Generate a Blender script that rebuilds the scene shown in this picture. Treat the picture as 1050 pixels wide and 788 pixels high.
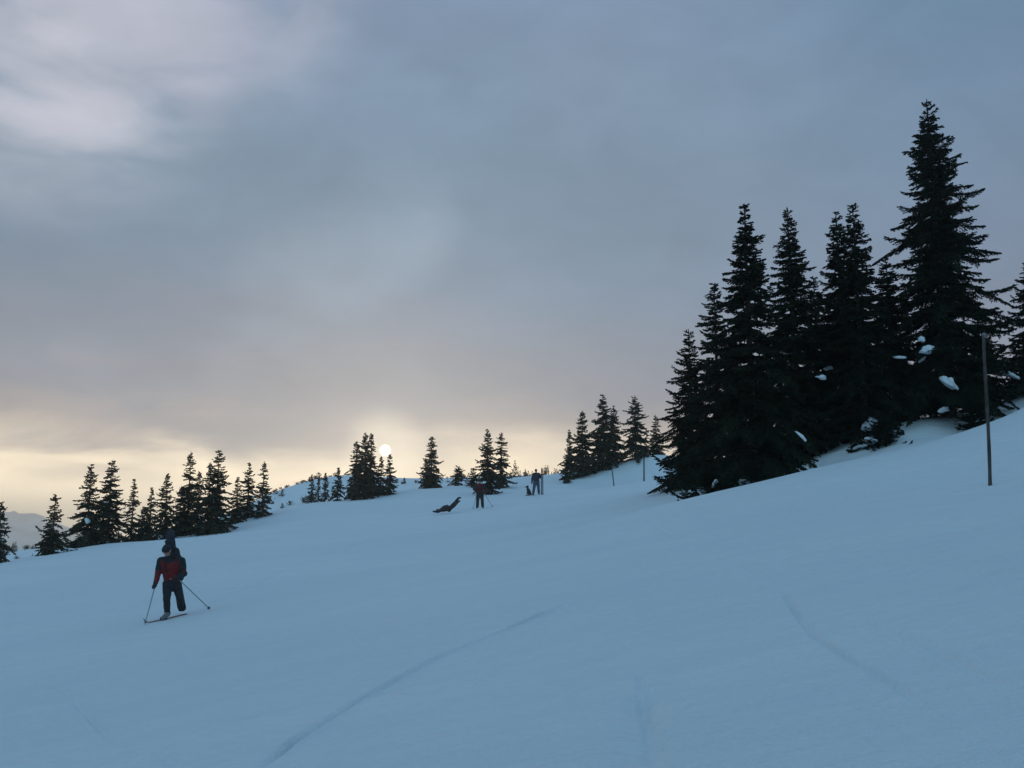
import bpy, bmesh, math, random
import numpy as np
from mathutils import Vector, Matrix, noise as mnoise

for o in list(bpy.data.objects):
    bpy.data.objects.remove(o)
scene = bpy.context.scene
col = scene.collection
R = math.radians

# ------------------------------------------------------------------ camera
F = 1050 * 35.0 / 36.0
PITCH = math.atan(166.0 / F)
cam_d = bpy.data.cameras.new('camera')
cam_d.lens = 35.0
cam_d.sensor_width = 36.0
cam_d.clip_start = 0.1
cam_d.clip_end = 30000
cam = bpy.data.objects.new('camera', cam_d)
cam.location = (0, 0, 0)
cam.rotation_euler = (math.pi / 2 + PITCH, 0, 0)
col.objects.link(cam)
scene.camera = cam

def ray(px, py):
    w = (394 - py) / F
    y = math.cos(PITCH) - w * math.sin(PITCH)
    z = math.sin(PITCH) + w * math.cos(PITCH)
    return Vector(((px - 525) / F, y, z))

def at(px, py, D):
    r = ray(px, py)
    return r * (D / r.y)

# ------------------------------------------------------------------ exposure
scene.view_settings.view_transform = 'Standard'
scene.view_settings.look = 'None'
scene.view_settings.exposure = 0.06
scene.view_settings.gamma = 1.0
scene.view_settings.use_curve_mapping = False
scene.render.engine = 'CYCLES'
scene.cycles.max_bounces = 6
scene.cycles.volume_bounces = 1

# ------------------------------------------------------------------ sky
def lin(c):
    out = []
    for v in c:
        v = v / 255.0
        out.append(v / 12.92 if v <= 0.04045 else ((v + 0.055) / 1.055) ** 2.4)
    return out

SUN_DIR = ray(395, 462).normalized()
sun_el = math.asin(SUN_DIR.z)
sun_az = math.atan2(SUN_DIR.x, SUN_DIR.y)          # clockwise from +Y

world = bpy.data.worlds.new("World")
scene.world = world
world.use_nodes = True
wn = world.node_tree
wn.nodes.clear()
class NT:
    def __init__(s, nt): s.nt = nt
    def node(s, t, **kw):
        n = s.nt.nodes.new(t)
        for k, v in kw.items(): setattr(n, k, v)
        return n
    def put(s, sock, v):
        if isinstance(v, bpy.types.NodeSocket): s.nt.links.new(v, sock)
        elif v is not None: sock.default_value = v
    def m(s, op, a, b=None, c=None, clamp=False):
        n = s.node('ShaderNodeMath', operation=op, use_clamp=clamp)
        s.put(n.inputs[0], a); s.put(n.inputs[1], b)
        if c is not None: s.put(n.inputs[2], c)
        return n.outputs[0]
    def vm(s, op, a, b=None):
        n = s.node('ShaderNodeVectorMath', operation=op)
        s.put(n.inputs[0], a); s.put(n.inputs[1], b)
        return n.outputs['Value'] if op == 'DOT_PRODUCT' else n.outputs[0]
    def ss(s, v, a, b, lo=0.0, hi=1.0):
        n = s.node('ShaderNodeMapRange', interpolation_type='SMOOTHSTEP')
        s.put(n.inputs['Value'], v)
        n.inputs['From Min'].default_value = a; n.inputs['From Max'].default_value = b
        n.inputs['To Min'].default_value = lo; n.inputs['To Max'].default_value = hi
        return n.outputs['Result']
    def ramp(s, v, stops, interp='LINEAR'):
        n = s.node('ShaderNodeValToRGB')
        cr = n.color_ramp; cr.interpolation = interp
        while len(cr.elements) > 1: cr.elements.remove(cr.elements[-1])
        cr.elements[0].position = stops[0][0]; cr.elements[0].color = (*stops[0][1], 1)
        for p, c in stops[1:]:
            e = cr.elements.new(p); e.color = (*c, 1)
        s.put(n.inputs['Fac'], v)
        return n.outputs['Color']
    def mix(s, f, a, b, blend='MIX'):
        n = s.node('ShaderNodeMix', data_type='RGBA', blend_type=blend)
        s.put(n.inputs['Factor'], f)
        def c4(v): return v if isinstance(v, bpy.types.NodeSocket) else (*v, 1)
        s.put(n.inputs[6], c4(a)); s.put(n.inputs[7], c4(b))
        return n.outputs[2]
    def noise(s, vec, scale, detail=4, rough=0.5, dist=0.0):
        n = s.node('ShaderNodeTexNoise')
        s.put(n.inputs['Vector'], vec)
        n.inputs['Scale'].default_value = scale; n.inputs['Detail'].default_value = detail
        n.inputs['Roughness'].default_value = rough; n.inputs['Distortion'].default_value = dist
        return n.outputs['Fac']

w = NT(wn)
tc = w.node('ShaderNodeTexCoord').outputs['Generated']
sep = w.node('ShaderNodeSeparateXYZ'); wn.links.new(tc, sep.inputs[0])
X, Y, Z = sep.outputs
stretch = w.vm('MULTIPLY', tc, (1.0, 1.0, 3.0))
n_big = w.noise(stretch, 2.3, 5, 0.45, 0.3)
n_mid = w.noise(w.vm('ADD', stretch, (3.1, 1.7, 0.4)), 6.0, 5, 0.5, 0.5)
n_soft = w.noise(w.vm('ADD', tc, (7.0, 2.0, 5.0)), 3.2, 3, 0.4, 0.2)
el = w.m('ADD', Z, w.m('MULTIPLY', w.m('SUBTRACT', n_mid, 0.5), 0.085))
el = w.m('ADD', el, w.m('MULTIPLY', w.m('SUBTRACT', n_big, 0.5), 0.075))
rampA = w.ramp(el, [
    (0.0, (2.3, 1.76, 1.02)), (0.05, (2.1, 1.68, 1.08)), (0.082, (1.36, 1.12, 0.80)),
    (0.102, (0.72, 0.61, 0.50)), (0.122, lin((172, 163, 162))), (0.150, lin((143, 147, 159))), (0.20, lin((134, 145, 161))),
    (0.26, lin((124, 142, 162))), (0.36, lin((122, 144, 164))), (0.50, lin((130, 150, 176))),
    (1.0, lin((110, 152, 198)))])
rampB = w.ramp(el, [
    (0.0, lin((186, 180, 180))), (0.10, lin((164, 164, 174))), (0.17, lin((141, 149, 166))),
    (0.26, lin((122, 139, 162))), (0.45, lin((110, 137, 163))), (1.0, lin((96, 142, 192)))])
# azimuth of the break in the cloud under the deck
ga = R(-17)
hl = w.m('SQRT', w.m('ADD', w.m('MULTIPLY', X, X), w.m('MULTIPLY', Y, Y)))
caz = w.m('DIVIDE', w.m('ADD', w.m('MULTIPLY', X, math.sin(ga)), w.m('MULTIPLY', Y, math.cos(ga))), hl)
fA = w.ss(caz, math.cos(R(44)), math.cos(R(21)))
sky = w.mix(fA, rampB, rampA)
def blob(px, py, deg, sock_noise, lo, hi, amt, color, base):
    d = ray(px, py).normalized()
    dt = w.vm('DOT_PRODUCT', tc, tuple(d))
    f = w.ss(dt, math.cos(R(deg)), 1.0)
    f = w.m('MULTIPLY', f, w.ss(sock_noise, lo, hi))
    f = w.m('MULTIPLY', f, amt)
    return w.mix(f, base, color)
sky = blob(50, 25, 11.0, n_mid, 0.22, 0.70, 1.0, lin((197, 197, 208)), sky)
sky = blob(215, -35, 9.5, n_mid, 0.20, 0.75, 0.75, lin((184, 187, 203)), sky)
sky = blob(405, 232, 4.6, n_soft, 0.25, 0.60, 0.75, lin((156, 172, 188)), sky)
sky = blob(355, 265, 4.2, n_soft, 0.25, 0.60, 0.55, lin((154, 169, 184)), sky)
sky = blob(300, 290, 4.2, n_soft, 0.25, 0.60, 0.6, lin((148, 163, 178)), sky)
sky = blob(250, 405, 8, n_mid, 0.30, 0.60, 0.85, lin((126, 131, 145)), sky)
sky = blob(420, 405, 7, n_soft, 0.30, 0.60, 0.75, lin((130, 136, 150)), sky)
sky = blob(110, 400, 8, n_mid, 0.52, 0.66, 0.45, lin((176, 166, 164)), sky)
low_gap = w.m('MULTIPLY', w.ss(el, 0.105, 0.060), w.ss(w.vm('DOT_PRODUCT', tc, tuple(ray(60, 520).normalized())), math.cos(R(19)), 1.0))
sky = w.mix(w.m('MULTIPLY', low_gap, 0.8), sky, (2.35, 1.92, 1.28))
sky = blob(620, 300, 16, n_soft, 0.40, 0.62, 0.45, lin((128, 138, 156)), sky)
# broad soft mottling of the deck
n_fine = w.noise(w.vm('MULTIPLY', w.vm('ADD', tc, (1.0, 4.0, 2.0)), (1.0, 1.0, 1.8)), 13.0, 6, 0.6, 0.8)
mott = w.m('MULTIPLY', w.ss(n_big, 0.32, 0.68, 0.91, 1.09), w.ss(n_fine, 0.25, 0.75, 0.955, 1.045))
sky = w.vm('MULTIPLY', sky, w.node('ShaderNodeCombineXYZ').outputs[0]) if False else sky
mm = w.node('ShaderNodeVectorMath', operation='SCALE'); wn.links.new(sky, mm.inputs[0]); wn.links.new(mott, mm.inputs['Scale'])
sky = mm.outputs[0]
# clear blue evening sky (Nishita) showing behind the camera and overhead
nis = w.node('ShaderNodeTexSky', sky_type='NISHITA', sun_disc=False)
nis.sun_elevation = sun_el
nis.sun_rotation = sun_az
nis.altitude = 1200
nis.air_density = 1.0
nis.dust_density = 0.6
nis.ozone_density = 3.0
NIS = 0.62
nsc = w.node('ShaderNodeVectorMath', operation='SCALE'); wn.links.new(nis.outputs[0], nsc.inputs[0]); nsc.inputs['Scale'].default_value = NIS
sc10 = w.node('ShaderNodeVectorMath', operation='SCALE'); wn.links.new(sky, sc10.inputs[0]); sc10.inputs['Scale'].default_value = 10.0
blue = w.node('ShaderNodeVectorMath', operation='ADD'); wn.links.new(nsc.outputs[0], blue.inputs[0])
blue.inputs[1].default_value = (2.0, 3.65, 4.55)
fB = w.m('MULTIPLY', w.ss(Y, 0.45, -0.35), 0.85)
sky = w.mix(fB, sc10.outputs[0], blue.outputs[0])
# glow and disc of the sun behind thin cloud
sd = w.vm('DOT_PRODUCT', tc, tuple(SUN_DIR))
gl = w.m('POWER', w.ss(sd, math.cos(R(3.2)), 1.0), 2.0)
sky = w.mix(gl, sky, tuple(v * 10 for v in (0.42, 0.36, 0.24)), 'ADD')
disc = w.ss(sd, math.cos(R(0.37)), math.cos(R(0.25)))
sky = w.mix(disc, sky, (22.0, 20.5, 17.0))
bg = w.node('ShaderNodeBackground'); bg.inputs['Strength'].default_value = 0.1
wn.links.new(sky, bg.inputs['Color'])
wo = w.node('ShaderNodeOutputWorld'); wn.links.new(bg.outputs[0], wo.inputs['Surface'])

sun_d = bpy.data.lights.new('sun', 'SUN')
sun_d.energy = 0.12
sun_d.angle = R(12)
sun_d.color = (1.0, 0.86, 0.66)
sun = bpy.data.objects.new('sun', sun_d)
sun.rotation_euler = (-SUN_DIR).to_track_quat('-Z', 'Y').to_euler()
col.objects.link(sun)

# ------------------------------------------------------------------ materials
def mat(name, color, rough=0.8, metal=0.0, var=0.0, vscale=4.0, bump=0.0, bscale=20.0, color2=None, spec=0.4):
    m = bpy.data.materials.new(name); m.use_nodes = True
    t = NT(m.node_tree)
    b = m.node_tree.nodes['Principled BSDF']
    b.inputs['Roughness'].default_value = rough
    b.inputs['Metallic'].default_value = metal
    b.inputs['Specular IOR Level'].default_value = spec
    b.inputs['Base Color'].default_value = (*color, 1)
    oc = t.node('ShaderNodeTexCoord').outputs['Object']
    if var or color2:
        c2 = color2 or tuple(min(1, c * (1 + var)) for c in color)
        c1 = color if color2 else tuple(c * (1 - var) for c in color)
        f = t.ss(t.noise(oc, vscale, 5, 0.6), 0.35, 0.65)
        t.put(b.inputs['Base Color'], t.mix(f, c1, c2))
    if bump:
        bn = t.node('ShaderNodeBump'); bn.inputs['Strength'].default_value = bump; bn.inputs['Distance'].default_value = 0.02
        t.put(bn.inputs['Height'], t.noise(oc, bscale, 5, 0.6)); t.put(b.inputs['Normal'], bn.outputs[0])
    return m

def snow_material():
    m = bpy.data.materials.new('snow'); m.use_nodes = True
    t = NT(m.node_tree); b = m.node_tree.nodes['Principled BSDF']
    oc = t.node('ShaderNodeTexCoord').outputs['Object']
    s1 = t.vm('MULTIPLY', oc, (0.35, 1.0, 1.0))
    big = t.ss(t.noise(s1, 0.22, 4, 0.5), 0.3, 0.7)
    mid = t.ss(t.noise(t.vm('MULTIPLY', oc, (0.5, 1.6, 1.0)), 1.1, 5, 0.6), 0.3, 0.7)
    c = t.mix(big, (0.82, 0.86, 0.89), (0.88, 0.91, 0.93))
    c = t.mix(t.m('MULTIPLY', mid, 0.45), c, (0.78, 0.83, 0.88))
    c = t.mix(t.m('MULTIPLY', t.ss(t.noise(t.vm('MULTIPLY', oc, (0.6, 1.5, 1.0)), 5.5, 6, 0.7), 0.42, 0.68), 0.5), c, (0.79, 0.83, 0.87))
    dist = t.node('ShaderNodeVectorMath', operation='LENGTH'); t.put(dist.inputs[0], oc)
    far = t.ss(dist.outputs['Value'], 900, 1600)
    wood = t.m('MULTIPLY', far, t.ss(t.noise(oc, 0.006, 6, 0.65), 0.36, 0.60, 0.10, 0.50))
    c = t.mix(wood, c, (0.045, 0.055, 0.045))          # wooded land across the valley
    t.put(b.inputs['Base Color'], c)
    b.inputs['Roughness'].default_value = 0.75
    b.inputs['Specular IOR Level'].default_value = 0.25
    h = t.m('ADD', t.m('MULTIPLY', t.noise(t.vm('MULTIPLY', oc, (0.45, 1.5, 1.0)), 1.6, 6, 0.65), 0.20),
            t.m('MULTIPLY', t.noise(oc, 7.0, 6, 0.75), 0.06))
    bn = t.node('ShaderNodeBump'); bn.inputs['Strength'].default_value = 0.8; bn.inputs['Distance'].default_value = 1.0
    t.put(bn.inputs['Height'], h); t.put(b.inputs['Normal'], bn.outputs[0])
    return m
M = {}
M['snow'] = snow_material()
M['tree_snow'] = mat('tree_snow', (0.80, 0.84, 0.88), 0.75, bump=0.4, bscale=9, var=0.04)
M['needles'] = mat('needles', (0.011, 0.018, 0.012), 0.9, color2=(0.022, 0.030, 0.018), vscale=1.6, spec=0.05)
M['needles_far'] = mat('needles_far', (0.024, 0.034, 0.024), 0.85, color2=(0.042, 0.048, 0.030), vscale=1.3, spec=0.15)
M['bark'] = mat('bark', (0.06, 0.045, 0.035), 0.9, var=0.35, vscale=9, bump=0.7, bscale=25, spec=0.15)
M['wood'] = mat('weathered_wood', (0.050, 0.038, 0.034), 0.9, color2=(0.095, 0.075, 0.066), vscale=7, bump=0.5, bscale=30)
M['reflector'] = mat('pale_cap', (0.22, 0.20, 0.18), 0.6, var=0.1)
def two_tone(name, low, high, zc, width=0.03):
    m = mat(name, low, 0.8, bump=0.3, bscale=18); t = NT(m.node_tree); b = m.node_tree.nodes['Principled BSDF']
    oc = t.node('ShaderNodeTexCoord').outputs['Object']; sp = t.node('ShaderNodeSeparateXYZ'); t.put(sp.inputs[0], oc)
    h = t.m('ADD', sp.outputs[2], t.m('MULTIPLY', t.m('ABSOLUTE', sp.outputs[0]), -0.35))
    t.put(b.inputs['Base Color'], t.mix(t.ss(h, zc, zc + width), low, high)); return m
M['jacket_two_tone'] = two_tone('red_and_black_shell', (0.15, 0.011, 0.012), (0.020, 0.016, 0.024), 1.17)
M['skin'] = mat('skin', (0.42, 0.22, 0.16), 0.6, var=0.08, vscale=20)
M['red'] = mat('red_fabric', (0.33, 0.018, 0.016), 0.8, var=0.15, vscale=12, bump=0.3, bscale=18)
M['dark_red'] = mat('maroon_fabric', (0.075, 0.010, 0.016), 0.8, var=0.15, vscale=12, bump=0.3, bscale=18)
M['black'] = mat('black_fabric', (0.018, 0.019, 0.024), 0.8, var=0.2, vscale=12, bump=0.3, bscale=18)
M['navy'] = mat('navy_fabric', (0.022, 0.028, 0.050), 0.75, var=0.2, vscale=12, bump=0.3, bscale=18)
M['blue'] = mat('dull_blue_fabric', (0.055, 0.085, 0.13), 0.8, var=0.15, vscale=12, bump=0.3, bscale=18)
M['grey'] = mat('grey_boot', (0.16, 0.17, 0.18), 0.55, var=0.2, vscale=14)
M['board'] = mat('navy_board', (0.010, 0.012, 0.030), 0.55, color2=(0.014, 0.018, 0.045), vscale=3)
M['ski'] = mat('ski_surface', (0.25, 0.05, 0.045), 0.35, color2=(0.10, 0.09, 0.10), vscale=3)
M['metal'] = mat('pole_metal', (0.32, 0.33, 0.35), 0.4, metal=0.5, var=0.05)
M['rubber'] = mat('black_plastic', (0.02, 0.02, 0.022), 0.6, var=0.1)
M['fur'] = mat('dark_fur', (0.020, 0.019, 0.020), 0.9, var=0.25, vscale=20, bump=0.7, bscale=50)

# ------------------------------------------------------------------ object helpers
def tag(o, label=None, cat=None, group=None, kind=None):
    if label: o['label'] = label
    if cat: o['category'] = cat
    if group: o['group'] = group
    if kind: o['kind'] = kind
    return o
def empty(name, loc, rz=0.0):
    o = bpy.data.objects.new(name, None); o.location = loc; o.rotation_euler = (0, 0, rz)
    o.empty_display_size = 0.2; col.objects.link(o); return o
def mesh_np(name, V, Fs, material, parent=None, smooth=False):
    me = bpy.data.meshes.new(name)
    V = np.asarray(V, dtype=np.float32); Fs = np.asarray(Fs, dtype=np.int32)
    k = Fs.shape[1]
    me.vertices.add(len(V)); me.vertices.foreach_set('co', V.ravel())
    me.loops.add(Fs.size); me.loops.foreach_set('vertex_index', Fs.ravel())
    me.polygons.add(len(Fs)); me.polygons.foreach_set('loop_start', np.arange(0, Fs.size, k, dtype=np.int32))
    me.polygons.foreach_set('loop_total', np.full(len(Fs), k, dtype=np.int32))
    if smooth: me.polygons.foreach_set('use_smooth', np.ones(len(Fs), dtype=bool))
    me.update(calc_edges=True); me.validate()
    me.materials.append(material)
    o = bpy.data.objects.new(name, me); col.objects.link(o)
    if parent: o.parent = parent
    return o
def obj(name, bm, material, parent=None, smooth=True):
    me = bpy.data.meshes.new(name); bm.to_mesh(me); bm.free()
    for p in me.polygons: p.use_smooth = smooth
    me.materials.append(material)
    o = bpy.data.objects.new(name, me); col.objects.link(o)
    if parent: o.parent = parent
    return o
def tube(bm, pts, rad, seg=10, caps=True):
    pts = [Vector(p) for p in pts]
    if not hasattr(rad, '__len__'): rad = [rad] * len(pts)
    rings = []
    for i, p in enumerate(pts):
        a = pts[max(0, i - 1)]; b = pts[min(len(pts) - 1, i + 1)]
        t = (b - a).normalized()
        ref = Vector((0, 0, 1)) if abs(t.z) < 0.9 else Vector((1, 0, 0))
        u = t.cross(ref).normalized(); v = t.cross(u).normalized()
        rings.append([bm.verts.new(p + (u * math.cos(2 * math.pi * k / seg) + v * math.sin(2 * math.pi * k / seg)) * rad[i]) for k in range(seg)])
    for i in range(len(rings) - 1):
        for k in range(seg):
            bm.faces.new((rings[i][k], rings[i][(k + 1) % seg], rings[i + 1][(k + 1) % seg], rings[i + 1][k]))
    if caps:
        bm.faces.new(rings[0][::-1]); bm.faces.new(rings[-1])
def capsule(bm, a, ra, b, rb, seg=14):
    a = Vector(a); b = Vector(b); d = b - a; L = d.length
    t = d / L if L > 1e-6 else Vector((0, 0, 1))
    pts = []; rs = []
    for k in range(1, 6):
        an = math.pi / 2 * k / 5
        pts.append(a - t * ra * math.cos(an)); rs.append(ra * math.sin(an))
    for k in range(5, 0, -1):
        an = math.pi / 2 * k / 5
        pts.append(b + t * rb * math.cos(an)); rs.append(rb * math.sin(an))
    ref = Vector((0, 0, 1)) if abs(t.z) < 0.9 else Vector((1, 0, 0))
    u = t.cross(ref).normalized(); v = t.cross(u).normalized()
    rings = [[bm.verts.new(p + (u * math.cos(2 * math.pi * k / seg) + v * math.sin(2 * math.pi * k / seg)) * r) for k in range(seg)] for p, r in zip(pts, rs)]
    for i in range(len(rings) - 1):
        for k in range(seg):
            bm.faces.new((rings[i][k], rings[i][(k + 1) % seg], rings[i + 1][(k + 1) % seg], rings[i + 1][k]))
    bm.faces.new(rings[0][::-1]); bm.faces.new(rings[-1])
def remeshed(name, segs, material, parent, voxel=0.016, smooth=6, wrinkle=0.0):
    """union of tapered capsules fused into one continuous skin"""
    bm = bmesh.new()
    for s in segs: capsule(bm, *s)
    me = bpy.data.meshes.new('tmp'); bm.to_mesh(me); bm.free()
    t = bpy.data.objects.new('tmp', me); col.objects.link(t)
    r = t.modifiers.new('r', 'REMESH'); r.mode = 'VOXEL'; r.voxel_size = voxel
    s = t.modifiers.new('s', 'SMOOTH'); s.factor = 0.5; s.iterations = smooth
    dg = bpy.context.evaluated_depsgraph_get()
    res = bpy.data.meshes.new_from_object(t.evaluated_get(dg))
    bpy.data.objects.remove(t)
    res.name = name
    if wrinkle:
        n = len(res.vertices); co = np.empty(n * 3, np.float32); res.vertices.foreach_get('co', co)
        no = np.empty(n * 3, np.float32); res.vertices.foreach_get('normal', no)
        co = co.reshape(-1, 3); no = no.reshape(-1, 3)
        f = np.array([mnoise.noise(Vector(c) * 9.0) + 0.5 * mnoise.noise(Vector((c[0] * 12, c[1] * 12, c[2] * 32))) for c in co.tolist()], np.float32)
        co += no * (f * wrinkle)[:, None]
        res.vertices.foreach_set('co', co.ravel()); res.update()
    for p in res.polygons: p.use_smooth = True
    res.materials.clear(); res.materials.append(material)
    o = bpy.data.objects.new(name, res); col.objects.link(o); o.parent = parent
    return o

# ------------------------------------------------------------------ terrain
def plane(x, y): return -1.6 + 0.1945 * x + 0.0645 * y
CP = []
for x, y in [(0, 0), (-4, 4), (4, 4), (0, 9), (-7, 10), (7, 10), (-13, 0), (13, 0), (0, -14), (-30, -30), (30, -30),
             (0, -60), (-60, -15), (60, -15), (-4, 15), (3, 16), (-90, 0), (90, 0), (0, -120)]:
    CP.append((x, y, plane(x, y)))
def cp(px, py, D): p = at(px, py, D); CP.append((p.x, p.y, p.z))
for a in [
    (170, 636, 22), (492, 522, 60), (549, 508, 68), (458, 527, 58), (1012, 499, 19.7),
    (660, 499, 74), (628, 499, 80), (500, 560, 32), (300, 575, 33), (605, 541, 29),
    # near ledge at right
    (1150, 372, 34), (1100, 394, 34), (1050, 418, 33), (1000, 441, 33), (950, 455, 32), (888, 469, 31), (820, 485, 30), (760, 500, 29), (696, 515, 28),
    (655, 527, 30), (640, 515, 44),
    # trough and rear bank where the tall spruces stand
    (700, 512, 34), (760, 507, 34), (860, 474, 35.5), (925, 446, 36.0), (985, 446, 35.5), (1050, 422, 37),
    (700, 497, 46), (788, 484, 41), (860, 466, 42), (938, 432, 37.5), (940, 430, 41), (1000, 424, 42), (1036, 408, 42), (1100, 395, 43),
    (800, 500, 60), (880, 485, 60), (1000, 450, 60), (1100, 430, 62), (800, 520, 100), (1000, 500, 110), (1150, 470, 110),
    (690, 489, 70), (740, 492, 80), (640, 498, 68), (600, 502, 70),
    # hill crest behind the small marker poles
    (672, 467, 86), (640, 475, 86), (610, 485, 85), (580, 492, 84), (640, 486, 115), (600, 500, 125), (700, 490, 120),
    # left crest
    (-150, 604, 45), (-80, 592, 46), (0, 579, 48), (60, 568, 54), (115, 557, 59), (160, 554, 61), (215, 547, 63), (270, 530, 68), (320, 516, 74), (375, 512, 76),
    (400, 505, 79), (440, 501, 82), (500, 503, 76), (530, 497, 82), (560, 495, 86),
    # beyond the left crest
    (-150, 640, 75), (0, 596, 72), (60, 586, 76), (115, 578, 80), (165, 570, 82), (215, 560, 88), (270, 540, 94),
    (0, 563, 165), (50, 561, 165), (100, 561, 170), (170, 566, 170), (230, 556, 160), (240, 548, 122), (200, 560, 118), (265, 524, 126), (170, 568, 120),
    # far ridge in the middle
    (290, 502, 138), (345, 488, 138), (420, 490, 140), (470, 490, 140), (560, 487, 145), (590, 488, 150),
    (345, 506, 100), (440, 500, 108), (540, 496, 112),
    (300, 530, 200), (450, 520, 200), (600, 520, 200), (50, 580, 210),
]: cp(*a)
CP = np.array(CP)
def tps_fit(P):
    n = len(P); xy = P[:, :2] / 50.0
    r2 = ((xy[:, None] - xy[None]) ** 2).sum(-1)
    K = 0.5 * r2 * np.log(r2 + 1e-12); K[np.diag_indices(n)] = 1e-5
    A = np.zeros((n + 3, n + 3)); A[:n, :n] = K; A[:n, n] = 1; A[:n, n + 1:] = xy; A[n, :n] = 1; A[n + 1:, :n] = xy.T
    b = np.zeros(n + 3); b[:n] = P[:, 2] - plane(P[:, 0], P[:, 1])
    return xy, np.linalg.solve(A, b)
TX, TW = tps_fit(CP)
def sstep(a, b, x):
    t = np.clip((x - a) / (b - a), 0, 1); return t * t * (3 - 2 * t)
def vnoise(x, y, s, seed):
    """smooth value noise, vectorised"""
    x = x / s; y = y / s
    xi = np.floor(x).astype(np.int64); yi = np.floor(y).astype(np.int64)
    fx = x - xi; fy = y - yi
    fx = fx * fx * (3 - 2 * fx); fy = fy * fy * (3 - 2 * fy)
    def h(a, b):
        v = (a * 374761393 + b * 668265263 + seed * 974711) & 0xffffffff
        v = ((v ^ (v >> 13)) * 1274126177) & 0xffffffff
        return ((v ^ (v >> 16)) & 0xffff) / 65535.0
    return (h(xi, yi) * (1 - fx) + h(xi + 1, yi) * fx) * (1 - fy) + (h(xi, yi + 1) * (1 - fx) + h(xi + 1, yi + 1) * fx) * fy - 0.5
def ground(x, y):
    x = np.atleast_1d(np.asarray(x, float)); y = np.atleast_1d(np.asarray(y, float))
    out = np.empty_like(x); n = len(TX)
    for i in range(0, len(x), 60000):
        a = x[i:i + 60000]; b = y[i:i + 60000]
        r2 = (a[:, None] / 50 - TX[None, :, 0]) ** 2 + (b[:, None] / 50 - TX[None, :, 1]) ** 2
        out[i:i + 60000] = (0.5 * r2 * np.log(r2 + 1e-12)) @ TW[:n] + TW[n] + TW[n + 1] * a / 50 + TW[n + 2] * b / 50 + plane(a, b)
    r = np.hypot(x, y)
    near = out + 0.10 * vnoise(x, y, 6.0, 3) * sstep(10, 26, r) + 0.35 * vnoise(x, y, 14, 9) * sstep(90, 150, r) + 0.05 * vnoise(x, y, 2.4, 5) * sstep(22, 34, r)
    az = np.degrees(np.arctan2(x, y))
    far = -70 - 0.010 * (r - 200).clip(0, 3000) + 18 * vnoise(x, y, 420, 1) + 7 * vnoise(x, y, 130, 2)
    # low mountain far off on the left, lower ranges elsewhere
    prof = 188 * np.exp(-(np.abs(az + 26.0) / 3.6) ** 2.2) + 120 * np.exp(-((az + 42) / 9) ** 2) + 40
    prof = prof + 22 * vnoise(az * 10, r * 0, 9, 7) + 9 * vnoise(az * 10, r * 0, 3, 8)
    far = far + prof * sstep(2500, 4300, r) * (1 - 0.5 * sstep(4500, 5600, r))
    wgt = sstep(175, 420, r)
    return near * (1 - wgt) + far * wgt
def gz(x, y): return float(ground([x], [y])[0])
def hit(px, py, dmax=160):
    D = np.geomspace(2.5, dmax, 900); r = ray(px, py)
    xs = r.x / r.y * D; zs = r.z / r.y * D
    g = ground(xs, D); k = np.nonzero(g > zs)[0]
    i = k[0] if len(k) else len(D) - 1
    return float(xs[i]), float(D[i])

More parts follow.
